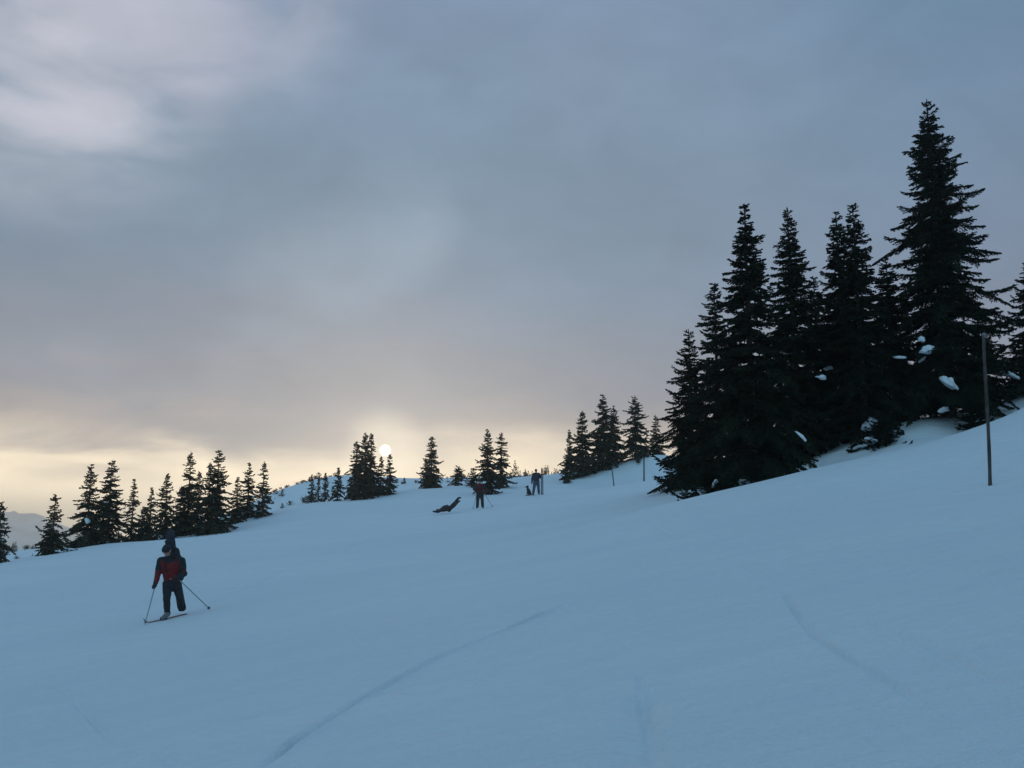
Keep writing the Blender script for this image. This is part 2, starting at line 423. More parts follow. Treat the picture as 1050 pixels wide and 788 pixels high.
def build_ground():
    az = np.concatenate([np.linspace(-180, -36, 60)[:-1], np.linspace(-36, -30, 14)[:-1], np.linspace(-30, 30, 820), np.linspace(30, 36, 14)[1:], np.linspace(36, 180, 60)[1:-1]])
    rr = np.concatenate([np.geomspace(0.4, 4, 24)[:-1], np.geomspace(4, 60, 640)[:-1], np.geomspace(60, 250, 190)[:-1], np.geomspace(250, 6000, 130)])
    A, RR = np.meshgrid(np.radians(az), rr)
    x = (np.sin(A) * RR).ravel(); y = (np.cos(A) * RR).ravel()
    z = ground(x, y)
    # ski tracks and old scuffs pressed into the snow
    tracks = [
        ([(258, 794), (300, 765), (336, 741), (372, 717), (408, 698), (445, 678), (485, 660), (522, 645), (560, 629), (596, 613)], 0.036, 0.050),
        ([(30, 695), (65, 710), (95, 740), (115, 758), (150, 770), (190, 789)], 0.035, 0.018),
        ([(798, 597), (812, 622), (835, 652), (880, 682), (920, 706), (960, 736), (1000, 762), (1034, 790)], 0.026, 0.018),
        ([(355, 612), (325, 633), (282, 650), (200, 672), (90, 700), (0, 716)], 0.09, 0.020),
        ([(250, 578), (225, 590), (190, 607), (120, 625), (0, 640)], 0.08, 0.020),
        ([(190, 631), (260, 600), (330, 570), (400, 548), (470, 528)], 0.06, 0.016),
        ([(860, 636), (905, 646), (950, 662), (1000, 690), (1050, 715)], 0.04, 0.018),
        ([(0, 664), (60, 655), (130, 647), (172, 637)], 0.06, 0.020),
        ([(655, 690), (658, 712), (663, 748), (664, 795)], 0.028, 0.010),
        ([(662, 725), (671, 750), (672, 795)], 0.035, 0.014),
        ([(640, 525), (720, 560), (800, 598)], 0.06, 0.016),
    ]
    r = np.hypot(x, y)
    for pts, wd, dp in tracks:
        P = [hit(*p) for p in pts]
        # smooth by Catmull-Rom
        Q = []
        E = [P[0]] + P + [P[-1]]
        for i in range(1, len(E) - 2):
            for t in np.linspace(0, 1, 8, endpoint=False):
                a, b, c, d = [np.array(E[i + k]) for k in (-1, 0, 1, 2)]
                Q.append(0.5 * (2 * b + (c - a) * t + (2 * a - 5 * b + 4 * c - d) * t * t + (3 * b - a - 3 * c + d) * t ** 3))
        Q.append(np.array(P[-1])); Q = np.array(Q)
        lo = Q.min(0) - 1; hi = Q.max(0) + 1
        idx = np.nonzero((x > lo[0]) & (x < hi[0]) & (y > lo[1]) & (y < hi[1]))[0]
        px_, py_ = x[idx], y[idx]; best = np.full(len(idx), 1e9); along = np.zeros(len(idx))
        for qi, (a, b) in enumerate(zip(Q[:-1], Q[1:])):
            d = b - a; L2 = (d ** 2).sum() + 1e-9
            t = np.clip(((px_ - a[0]) * d[0] + (py_ - a[1]) * d[1]) / L2, 0, 1)
            dd = np.hypot(px_ - a[0] - t * d[0], py_ - a[1] - t * d[1])
            along = np.where(dd < best, (qi + t) / (len(Q) - 1), along); best = np.minimum(best, dd)
        fade = sstep(0, 0.12, along) * sstep(0, 0.12, 1 - along)
        wob = 1 + 1.1 * vnoise(px_, py_, 0.5, 21)
        brk = np.clip(1.0 + 1.6 * vnoise(px_, py_, 1.7, 33), 0.15, 1.5)
        z[idx] -= 1.3 * dp * fade * wob * brk * (np.exp(-(best / wd) ** 2) - 0.30 * np.exp(-((best - 2.0 * wd) / (0.7 * wd)) ** 2))
    # trodden footprints
    rnd = random.Random(5)
    spots = []
    for (c0, c1, n, sp) in [((930, 520), (985, 545), 26, 10), ((770, 548), (835, 600), 26, 9), ((655, 705), (668, 788), 22, 5), ((590, 520), (650, 512), 16, 5), ((880, 590), (1040, 585), 18, 3)]:
        for i in range(n):
            t = rnd.random(); spots.append(hit(c0[0] + (c1[0] - c0[0]) * t + rnd.gauss(0, sp), c0[1] + (c1[1] - c0[1]) * t + rnd.gauss(0, sp * 0.5)))
    for sx, sy in spots:
        a = rnd.uniform(0, 3.1); dpt = rnd.uniform(0.008, 0.028)
        idx = np.nonzero((abs(x - sx) < 0.6) & (abs(y - sy) < 0.6))[0]
        dx = x[idx] - sx; dy = y[idx] - sy
        u = dx * math.cos(a) + dy * math.sin(a); v = -dx * math.sin(a) + dy * math.cos(a)
        z[idx] -= dpt * np.exp(-(u / 0.17) ** 2 - (v / 0.10) ** 2)
    # wind-worked surface close by
    z += (0.022 * vnoise(x * 0.5 + y * 0.12, y, 0.9, 11) + 0.011 * vnoise(x * 0.6, y, 0.32, 12) + 0.03 * np.clip(vnoise(x, y, 0.7, 51) - 0.30, 0, 1) * sstep(0.05, 0.3, vnoise(x, y, 7.0, 52))) * (1 - sstep(25, 45, r))
    na = len(az); nr = len(rr)
    i = np.arange(nr - 1)[:, None] * na; j = np.arange(na)[None]; jn = (j + 1) % na
    Q = np.stack([i + j, i + jn, i + na + jn, i + na + j], -1).reshape(-1, 4)[:, ::-1]
    V = np.stack([x, y, z], -1)
    o = mesh_np('snow_ground', V, Q, M['snow'], smooth=True)
    # close the small hole beneath the viewpoint
    bm = bmesh.new(); bm.from_mesh(o.data); bm.verts.ensure_lookup_table()
    bm.faces.new([bm.verts[k] for k in range(na)][::-1]); bm.normal_update(); bm.to_mesh(o.data); bm.free()
    for p in o.data.polygons[-1:]: p.use_smooth = True
    tag(o, 'smooth blue-white snow slope with faint ski tracks', 'snow', kind='structure')
build_ground()

# ------------------------------------------------------------------ air
def build_haze():
    bm = bmesh.new(); bmesh.ops.create_cube(bm, size=1.0)
    S = 12600.0; z0, z1 = -170.0, 205.0
    for v in bm.verts: v.co = Vector((v.co.x * S, v.co.y * S, z0 + (v.co.z + 0.5) * (z1 - z0)))
    m = bpy.data.materials.new('haze'); m.use_nodes = True; m.node_tree.nodes.clear()
    v = m.node_tree.nodes.new('ShaderNodeVolumePrincipled')
    v.inputs['Color'].default_value = (0.99, 0.96, 0.90, 1)
    v.inputs['Density'].default_value = 3.9e-4
    v.inputs['Anisotropy'].default_value = 0.86
    out = m.node_tree.nodes.new('ShaderNodeOutputMaterial'); m.node_tree.links.new(v.outputs[0], out.inputs['Volume'])
    o = obj('haze', bm, m, smooth=False)
    tag(o, 'thin pale evening haze over the valley', 'haze', kind='stuff')
HAZE = True
if HAZE: build_haze()

# ------------------------------------------------------------------ spruces
def crown_arrays(H, Rb, rng, det=1.0, low=0.02, shape=0.85, sparse=0.0, asym=(0, 0), droop=1.0, twigw=1.0, bend=0.0):
    """boughs in whorls carrying side twigs with small needle sprays. det>1 = finer"""
    sc = min(1.0, H / 9.0)
    boughs = []
    z = low * H
    while z < H * 0.995:
        t = z / H
        L0 = 1.50 * Rb * (1 - t) ** (shape + 0.26) * min(1.0, (1 - t) / 0.10) ** 0.35
        top = t > 0.90
        step = (0.40 - 0.14 * t) / det ** 0.5 * (H / 10.0) ** 0.5
        
        if z > H * (0.945 if H < 8 else 0.965): break
        z += step * rng.uniform(0.75, 1.25)
        if L0 < 0.02: continue
        nb = int(rng.integers(5, 8)) if not top else 4
        ph = rng.uniform(0, 6.28)
        wh = rng.uniform(0.74, 1.14)
        for k in range(nb):
            if rng.random() < sparse: continue
            a = ph + 6.283 * k / nb + rng.normal(0, 0.22)
            L = L0 * wh * rng.uniform(0.62, 1.14)
            L *= 1 + asym[1] * math.cos(a - asym[0])
            if rng.random() < 0.07: L *= 1.18
            L = max(L, (0.18 if not top else 0.10) * sc)
            boughs.append((min(z + rng.normal(0, step * 0.55), H * 0.99), a, L, t))
        if rng.random() < 0.8 and not top:      # short inner boughs between the whorls
            for k in range(3):
                boughs.append((min(z + step * 0.5, H * 0.995), rng.uniform(0, 6.28), L0 * rng.uniform(0.3, 0.7), t))
    P0 = []; P1 = []; W = []     # needle sprays as thin spindles
    curves = []
    for (z0, a, L, t) in boughs:
        ca, sa = math.cos(a), math.sin(a)
        up = (0.75 if t > 0.93 else 0.40 * t ** 1.5 - 0.02) + rng.normal(0, 0.07)
        dr = droop * (0.75 - 0.5 * t) * rng.uniform(0.5, 1.5)
        cu = 0.40 * (1 - 0.4 * t) * rng.uniform(0.5, 1.3)
        side = rng.normal(0, 0.12)
        def pos(s, L=L, up=up, dr=dr, cu=cu, side=side, ca=ca, sa=sa, z0=z0):
            s = np.asarray(s, float)
            h = L * (up * s - dr * s ** 2 + cu * s ** 3.2)
            rr = L * s * (1 - 0.10 * s)
            off = side * L * s ** 2
            return np.stack([ca * rr - sa * off + bend * z0 * z0 / H, sa * rr + ca * off, z0 + h], -1)
        curves.append((pos, L, t, a))
        nst = max(3, int(L / (0.115 / det ** 0.5)))
        ss = np.linspace(0.10 if L > 0.5 else 0.0, 1.0, nst)
        pts = pos(ss)
        # axis needles
        seg = np.linspace(0.0, 1.0, nst + 1); sp = pos(seg)
        P0.append(sp[:-1]); P1.append(sp[1:] + (sp[1:] - sp[:-1]) * 0.5); W.append(np.full(nst, 0.045 * twigw))
        fw = pos(np.minimum(ss + 0.02, 1.02)) - pos(ss - 0.02)
        fw /= np.linalg.norm(fw, axis=1)[:, None]
        lat = np.cross(fw, [0, 0, 1]); lat /= np.linalg.norm(lat, axis=1)[:, None] + 1e-9
        for sd in (-1, 1):
            tl = (0.34 * L ** 0.75 * (1 - ss) ** 0.8 + 0.10 * sc) * rng.uniform(0.55, 1.2, nst)
            tl = np.minimum(tl, 0.65)
            dv = lat * sd * rng.uniform(0.55, 0.95, nst)[:, None] + fw * rng.uniform(0.45, 0.9, nst)[:, None]
            dv[:, 2] -= rng.uniform(-0.05, 0.60, nst) * (1 - 0.5 * t)
            dv /= np.linalg.norm(dv, axis=1)[:, None]
            end = pts + dv * tl[:, None]
            # needle sprays along each twig
            m = max(2, int(round(3 * det)))
            for q in range(m):
                f0 = (q + 0.1) / m
                b = pts + dv * (tl * f0)[:, None]
                for s2 in (-1, 1):
                    dd = dv * 0.8 + np.cross(dv, [0, 0, 1]) * s2 * rng.uniform(0.25, 0.8, nst)[:, None] + rng.normal(0, 0.16, (nst, 3))
                    dd[:, 2] -= 0.18
                    dd /= np.linalg.norm(dd, axis=1)[:, None]
                    ln = (tl / m * 1.25 + 0.045 * sc) * rng.uniform(0.7, 1.2, nst)
                    P0.append(b); P1.append(b + dd * ln[:, None]); W.append(np.full(nst, 0.032 * twigw / det ** 0.3) * rng.uniform(0.7, 1.3, nst))
    # leader
    tz = np.linspace(0.90, 0.978, 6) * H
    for q in range(4):
        tip = np.stack([np.full(6, bend * H), np.zeros(6), tz], -1); P0.append(tip)
        P1.append(tip + np.stack([rng.normal(0, .02, 6), rng.normal(0, .02, 6), np.full(6, H * 0.022)], -1)); W.append(np.full(6, 0.020 * twigw))
    P0 = np.concatenate(P0); P1 = np.concatenate(P1); W = np.concatenate(W)
    n = len(P0)
    d = P1 - P0; ln = np.linalg.norm(d, axis=1)[:, None] + 1e-9; d /= ln
    rv = rng.normal(0, 1, (n, 3)); s = np.cross(d, rv); s /= np.linalg.norm(s, axis=1)[:, None] + 1e-9
    mid = P0 + d * ln * 0.42
    V = np.stack([P0, mid + s * W[:, None] , P1, mid - s * W[:, None]], 1).reshape(-1, 3)
    Fq = np.arange(4 * n).reshape(-1, 4)
    return V, Fq, curves

def snow_lump(bm, centre, sx, sy, sz, rot, seed):
    r = bmesh.ops.create_icosphere(bm, subdivisions=3, radius=1.0)
    for v in r['verts']:
        c = v.co.copy()
        f = 1 + 0.55 * mnoise.noise(c * 1.3 + Vector((seed * 3.7, seed, 0))) + 0.30 * mnoise.noise(c * 3.6 + Vector((seed, 0, seed)))
        c = c * f
        if c.z < 0: c.z *= 0.35
        c = Vector((c.x * sx, c.y * sy, c.z * sz))
        v.co = rot @ c + centre

def spruce(px, top, D, hw, label, group, det=1.0, seed=0, near=False, snow=0, name='spruce_tree', sink=0.25, lumps=(), base=None, cat='tree', **kw):
    rng = np.random.default_rng(seed + 100)
    x = (px - 525) / F * D / ray(px, top).y * 1.0
    p = at(px, top, D); x = p.x
    g = gz(x, D)
    H = p.z - g + sink
    Rb = hw / F * D
    root = empty(name, (x, D, g - sink))
    tag(root, label, cat, group)
    bend = kw.pop('bend', 0.0)
    V, Fq, curves = crown_arrays(H, Rb, rng, det=det, bend=bend, **kw)
    bm = bmesh.new()
    r0 = 0.016 * H + 0.02
    pts = [Vector((bend * (H * s) ** 2 / H, 0, H * s)) for s in np.linspace(0, 0.985, 9)]
    tube(bm, pts, [max(0.008, r0 * (1 - 0.93 * s) * (1.25 if s == 0 else 1)) for s in np.linspace(0, 1, 9)], 9)
    obj('trunk', bm, M['bark'], root)
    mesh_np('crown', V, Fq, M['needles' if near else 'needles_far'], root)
    if snow:
        cand = [c for c in curves if c[2] < 0.42 and c[1] > 0.45 * (1 if near else 0.5)]
        for i in rng.permutation(len(cand))[:snow]:
            pos, L, t, a = cand[i]
            sz = rng.uniform(0.07, 0.17) * min(1.0, L)
            s = rng.uniform(0.45, 0.85); c = pos(np.array([s]))[0]
            dv = Vector(pos(np.array([min(1.0, s + 0.1)]))[0] - c).normalized()
            rot = Vector((1, 0, 0)).rotation_difference(dv).to_matrix()
            bm = bmesh.new()
            for kk in range(3):
                cc = Vector(pos(np.array([min(1.0, s + (kk - 1) * 0.12 * min(1.0, 0.7 / L))]))[0]) + Vector((0, 0, 0.02))
                snow_lump(bm, cc, sz * (1.5 - 0.3 * kk), sz * (1.1 - .25 * kk), sz * 0.45, rot, int(i) + kk)
            obj('snow_clump', bm, M['tree_snow'], root)
    for i, (lx, ly, dd, sx, sz, ang) in enumerate(lumps):
        q = at(lx, ly, D + dd + 0.35) - root.location
        bm = bmesh.new()
        rot = Matrix.Rotation(R(ang), 3, 'Y') @ Matrix.Rotation(R(12), 3, 'X')
        rl = random.Random(i * 7 + seed)
        snow_lump(bm, q, sx * .8, 0.6 * sx, sz * .8, rot, i + seed)
        for kk in range(5):
            off = rot @ Vector((rl.uniform(-.75, .75) * sx, rl.uniform(-.2, .4) * sx, rl.uniform(-.4, .4) * sz))
            snow_lump(bm, q + off, sx * rl.uniform(.35, .6), sx * rl.uniform(.3, .45), sz * rl.uniform(.35, .6), rot, i + seed + kk + 1)
        obj('snow_clump', bm, M['tree_snow'], root)
    return root

GB = 'tall dark spruces on the right-hand snow bank'
spruce(706, 337, 44, 42, 'lowest-topped spruce at the left end of the big right-hand group', GB, det=1.5, seed=1, near=True, shape=0.75)
spruce(763, 208, 33.5, 66, 'broad tall dark spruce nearest the ledge, leftmost of the high tops in the right-hand group', GB, det=2.0, seed=2, near=True, snow=2, shape=0.80, low=0.01, twigw=1.05, droop=1.15)
spruce(807, 212, 39, 52, 'slender tall spruce with spiky leader, second high top from the left in the right-hand group', GB, det=1.7, seed=3, near=True, snow=4, shape=0.72)
spruce(857, 217, 40, 50, 'left spruce of the close pair standing left of the tallest tree', GB, det=1.7, seed=4, near=True, snow=3, shape=0.72,
       lumps=[(851, 379, -1.2, .22, .2, 10), (853, 432, -1.3, .26, .18, 0)])
spruce(874, 210, 38, 50, 'right spruce of the close pair standing left of the tallest tree', GB, det=1.7, seed=5, near=True, snow=3, shape=0.72,
       lumps=[(843, 388, -1.0, .20, .12, 0), (890, 440, -1.2, .20, .28, 20)])
spruce(908, 262, 40, 54, 'mid-height spruce filling the gap at the left flank of the tallest tree', GB, det=1.6, seed=6, near=True, snow=4, shape=0.75,
       lumps=[(901, 375, -1.2, .36, .14, 25)])
spruce(950, 101, 38.5, 74,  'tallest spruce of all, long layered boughs with snow clumps low down', GB, det=2.0, seed=7, near=True, snow=2, shape=0.66, asym=(0.0, 0.07),
       sparse=0.04, droop=1.05, low=0.05,
       lumps=[(953, 360, -2.1, .30, .26, 8), (945, 349, -2.0, .12, .16, 25), (971, 394, -2.2, .34, .28, 42), (969, 421, -2.3, .20, .16, 0),
              (922, 367, -2.0, .28, .08, 0), (893, 435, -1.8, .30, .28, -30)])
spruce(1056, 266, 41, 54, 'spruce cut by the right edge of the picture, behind the leaning pole', GB, det=1.6, seed=8, near=True, snow=4, shape=0.75,
       lumps=[(1036, 385, -1.4, .34, .16, 30)])
spruce(1003, 322, 42, 44, 'lower spruce half hidden behind the right flank of the tallest tree', GB, det=1.5, seed=9, near=True, shape=0.75)
spruce(732, 290, 42, 46, 'dark spruce half hidden behind the left flank of the broadest left-hand spruce', GB, det=1.5, seed=10, near=True, shape=0.7)
spruce(834, 285, 43, 44, 'lower spruce tucked between the spiky slender spruce and the close pair', GB, det=1.4, seed=11, near=True, snow=3, shape=0.75)
GS = 'snow-laden young spruces along the ledge'
spruce(728, 476, 30.8, 34, 'small bushy spruce poking over the snow ledge at the foot of the broad spruce', GS, det=2.4, seed=12, near=True, snow=8, name='young_spruce', droop=0.5, shape=0.45, sink=0.5)
spruce(770, 474, 31.2, 28, 'small snow-dusted spruce right of the other bush on the ledge', GS, det=2.4, seed=13, near=True, snow=9, name='young_spruce', droop=0.5, shape=0.45, sink=0.5)
spruce(686, 476, 50, 10, 'tiny dark spruce bush alone left of the big spruce group', GS, det=1.5, seed=14, near=True, name='young_spruce', shape=0.4)
spruce(1000, 412, 36.0, 24, 'bushy young spruce under the right boughs of the tallest tree', GS, det=2.2, seed=15, near=True, snow=7, name='young_spruce', droop=0.5, shape=0.45, sink=0.4)
spruce(905, 424, 35.5, 24, 'bushy young spruce under the left boughs of the tallest tree', GS, det=2.2, seed=16, near=True, snow=7, name='young_spruce', droop=0.5, shape=0.45, sink=0.4)
spruce(858, 424, 38.5, 24, 'young spruce with snow clumps at the foot of the close pair', GS, det=2.0, seed=17, near=True, snow=9, name='young_spruce', droop=0.5, shape=0.5, sink=0.4)
spruce(815, 436, 38.5, 22, 'young spruce at the foot of the spiky slender spruce', GS, det=2.0, seed=18, near=True, snow=6, name='young_spruce', droop=0.5, shape=0.5, sink=0.4)

GM = 'spruces on the knoll behind the two small marker poles'
spruce(584, 441, 84, 10, 'lowest outer spruce at the left foot of the knoll clump', GM, seed=21, shape=0.7, twigw=1.3)
spruce(597, 421, 85, 21, 'left spruce of the knoll clump, second in height', GM, seed=22, shape=0.8, twigw=1.5)
spruce(618, 404, 86, 21, 'tallest spruce of the knoll clump behind the small marker poles', GM, seed=23, shape=0.72, twigw=1.5)
spruce(629, 417, 88, 17, 'thinner spruce against the right side of the tallest knoll spruce', GM, seed=24, shape=0.7, twigw=1.3)
spruce(651, 405, 87, 21, 'open-branched spruce standing apart at the right of the knoll clump', GM, seed=25, shape=0.62, sparse=0.22, twigw=1.3)
spruce(672, 425, 92, 14, 'spruce glimpsed between the open-branched knoll spruce and the big group', GM, seed=26, shape=0.7, twigw=1.2)

GC = 'small spruces along the middle of the slope crest'
for i, (px, top, D, hw, lab, kw) in enumerate([
    (320, 487, 75, 7, 'leftmost little spruce of the central clump', {}),
    (327, 489, 78, 5, 'thin dwarf spruce second from the left in the central clump', {}),
    (334, 485, 76, 6, 'third little spruce from the left in the central clump', {}),
    (347, 480, 76, 9, 'small spruce tight against the left side of the tallest central spruce', {}),
    (366, 452, 78, 14, 'left shoulder spruce of the central double-topped clump', {}),
    (375, 443, 76, 18, 'tallest spruce of the central clump, just left of the sun', {}),
    (381, 444, 78, 14, 'second top beside the tallest spruce of the central clump', {}),
    (391, 468, 78, 9, 'small spruce right below the sun disc', {}),
    (400, 466, 77, 10, 'rightmost small spruce of the central clump, right of the sun', {}),
    (437, 470, 83, 8, 'low spruce leaning on the left side of the lone central tree', {}),
    (443, 447, 82, 15, 'lone pointed spruce between the sun and the standing person', {}),
    (470, 479, 86, 9, 'low round spruce bush standing alone above the fallen person', {'shape': 0.4}),
    (485, 481, 80, 9, 'low spruce bush left of the pair behind the standing person', {'shape': 0.5}),
    (500, 440, 72, 16, 'left and taller spruce of the pair behind the standing person', {}),
    (514, 443, 78, 14, 'right spruce of the pair behind the standing person, with a notched crown', {'sparse': 0.12}),
]):
    spruce(px, top, D, hw, lab, GC, seed=40 + i, det=1.0, twigw=1.25 if hw > 8 else 0.9, **{**{'shape': 0.72}, **kw})

GL = 'spruces along the left crest'
for i, (px, top, D, hw, lab, kw) in enumerate([
    (2, 514, 49, 15, 'spruce cut by the left edge of the picture', {}),
    (57, 507, 54, 17, 'stand-alone spruce second from the left edge', {'sparse': 0.15}),
    (50, 537, 54, 10, 'low bush at the foot of the stand-alone left spruce', {'shape': 0.5}),
    (94, 477, 59, 21, 'left one of the two tallest far-left spruces', {}),
    (115, 472, 60, 26, 'right one of the two tallest far-left spruces', {}),
    (138, 492, 68, 12, 'thin airy spruce right of the two tallest far-left ones', {'sparse': 0.3}),
    (156, 500, 64, 10, 'short spruce left of the skier, behind the low bush', {'sparse': 0.15}),
    (149, 520, 60, 17, 'low broad spruce bush left behind the skier', {'shape': 0.55}),
    (172, 486, 62, 17, 'mid-size spruce directly behind the snowboard tip of the skier', {}),
    (186, 500, 64, 14, 'low spruce filling the space right of the skier\'s snowboard tip', {}),
    (196, 463, 64, 17, 'tall slim spruce right behind the skier', {}),
    (205, 484, 66, 14, 'shorter spruce between the tall slim one and the wide one', {}),
    (225, 462, 62, 24, 'widest spruce of the group right behind the skier', {}),
    (216, 474, 63, 15, 'left shoulder spruce of the widest tree right behind the skier', {}),
    (244, 490, 67, 12, 'short spruce at the right foot of the widest tree', {}),
    (256, 475, 69, 14, 'second spruce from the right end of the left row', {'sparse': 0.1}),
    (271, 473, 68, 13, 'last spruce at the right end of the left row', {'sparse': 0.1}),
]):
    spruce(px, top, D, hw, lab, GL, seed=70 + i, det=1.0, twigw=1.2, snow=3 if hw > 12 else 0, **{**{'shape': 0.72}, **kw})

# ------------------------------------------------------------------ dwarf shrubs on the far ridges
def shrub_meshes():
    out = []
    for i, (H, Rb, shp) in enumerate([(1.0, .45, .7), (0.7, .6, .45), (1.6, .42, .9), (0.5, .5, .4), (2.2, .55, .9)]):
        rng = np.random.default_rng(900 + i)
        V, Fq, _ = crown_arrays(H, Rb, rng, det=0.6, shape=shp, sparse=0.55, droop=-0.3, twigw=1.1, low=0.0)
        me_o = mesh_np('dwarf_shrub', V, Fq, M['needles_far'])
        out.append(me_o.data); bpy.data.objects.remove(me_o)
    return out
SH = shrub_meshes()
rnd = random.Random(77)
def scatter(n, px0, px1, D0, D1, label, group, weights=(4, 4, 3, 4, 1), s0=0.35, s1=0.95):
    for _ in range(n):
        px = rnd.uniform(px0, px1); D = rnd.uniform(D0, D1); x = (px - 525) / F * D
        x = at(px, 500, D).x
        o = bpy.data.objects.new('dwarf_shrub', rnd.choices(SH, weights)[0]); col.objects.link(o)
        s = rnd.uniform(s0, s1)
        o.location = (x, D, gz(x, D) - 0.08); o.scale = (s * rnd.uniform(.8, 1.3), s, s); o.rotation_euler = (0, 0, rnd.uniform(0, 6.28))
        tag(o, label, 'shrub', group)
scatter(42, 276, 350, 122, 142, 'tiny shrub on the bare far ridge between the left row and the central clump', 'shrubs on the bare ridge left of the central clump', (4, 4, 1, 5, 0))
scatter(34, 405, 482, 112, 142, 'tiny dark shrub on the far snowy ridge around the lone central tree', 'shrubs on the ridge around the lone central tree', (4, 4, 2, 4, 0))
scatter(64, 520, 585, 106, 148, 'tiny dark shrub on the far snowy ridge behind the person with upright skis', 'shrubs on the ridge behind the far standing person', (4, 2, 6, 2, 3), 0.5, 1.1)
scatter(48, 5, 110, 140, 172, 'tiny dark shrub on the low snowfield below the hazy mountain', 'shrubs below the hazy mountain', (4, 3, 4, 3, 3))
spruce(581, 484, 82, 6, 'small dark round bush at the left foot of the knoll clump', None, seed=120, name='dwarf_shrub', shape=0.3, twigw=1.3, cat='shrub')

# ------------------------------------------------------------------ marker poles
def marker_pole(px, base_py, top_px, top_py, D, rad, label, cap=True):
    x = at(px, base_py, D).x; g = gz(x, D)
    t = at(top_px, top_py, D)
    root = empty('marker_pole', (x, D, g - 0.25)); tag(root, label, 'pole', 'wooden winter marker poles')
    e = t - root.location
    bm = bmesh.new(); n = 12
    pts = []; rs = []
    for i in range(n + 1):
        s = i / n
        pts.append(e * s + Vector((0.012 * math.sin(s * 5.0) * e.z / 3, 0, 0)))
        rs.append(rad * (1.05 - 0.2 * s) * (1 + 0.06 * math.sin(i * 2.3)))
    tube(bm, pts, rs, 10); obj('shaft', bm, M['wood'], root)
    bm = bmesh.new(); tube(bm, [e + Vector((0, 0, -0.05)), e + Vector((0, 0, 0.035)), e + Vector((0, 0, 0.05))], [rad * 1.12, rad * 1.12, rad * 0.6], 10)
    obj('cap', bm, M['reflector'] if cap else M['wood'], root)
marker_pole(1014.5, 498, 1009, 344, 19.7, 0.034, 'tall leaning wooden marker pole in the foreground at right')
marker_pole(660, 497, 660.5, 469, 73, 0.055, 'upright distant marker pole, right and taller of the two small ones', False)
marker_pole(630, 497, 627.5, 480, 79, 0.045, 'slightly tilted distant marker pole, left and shorter of the two small ones', False)

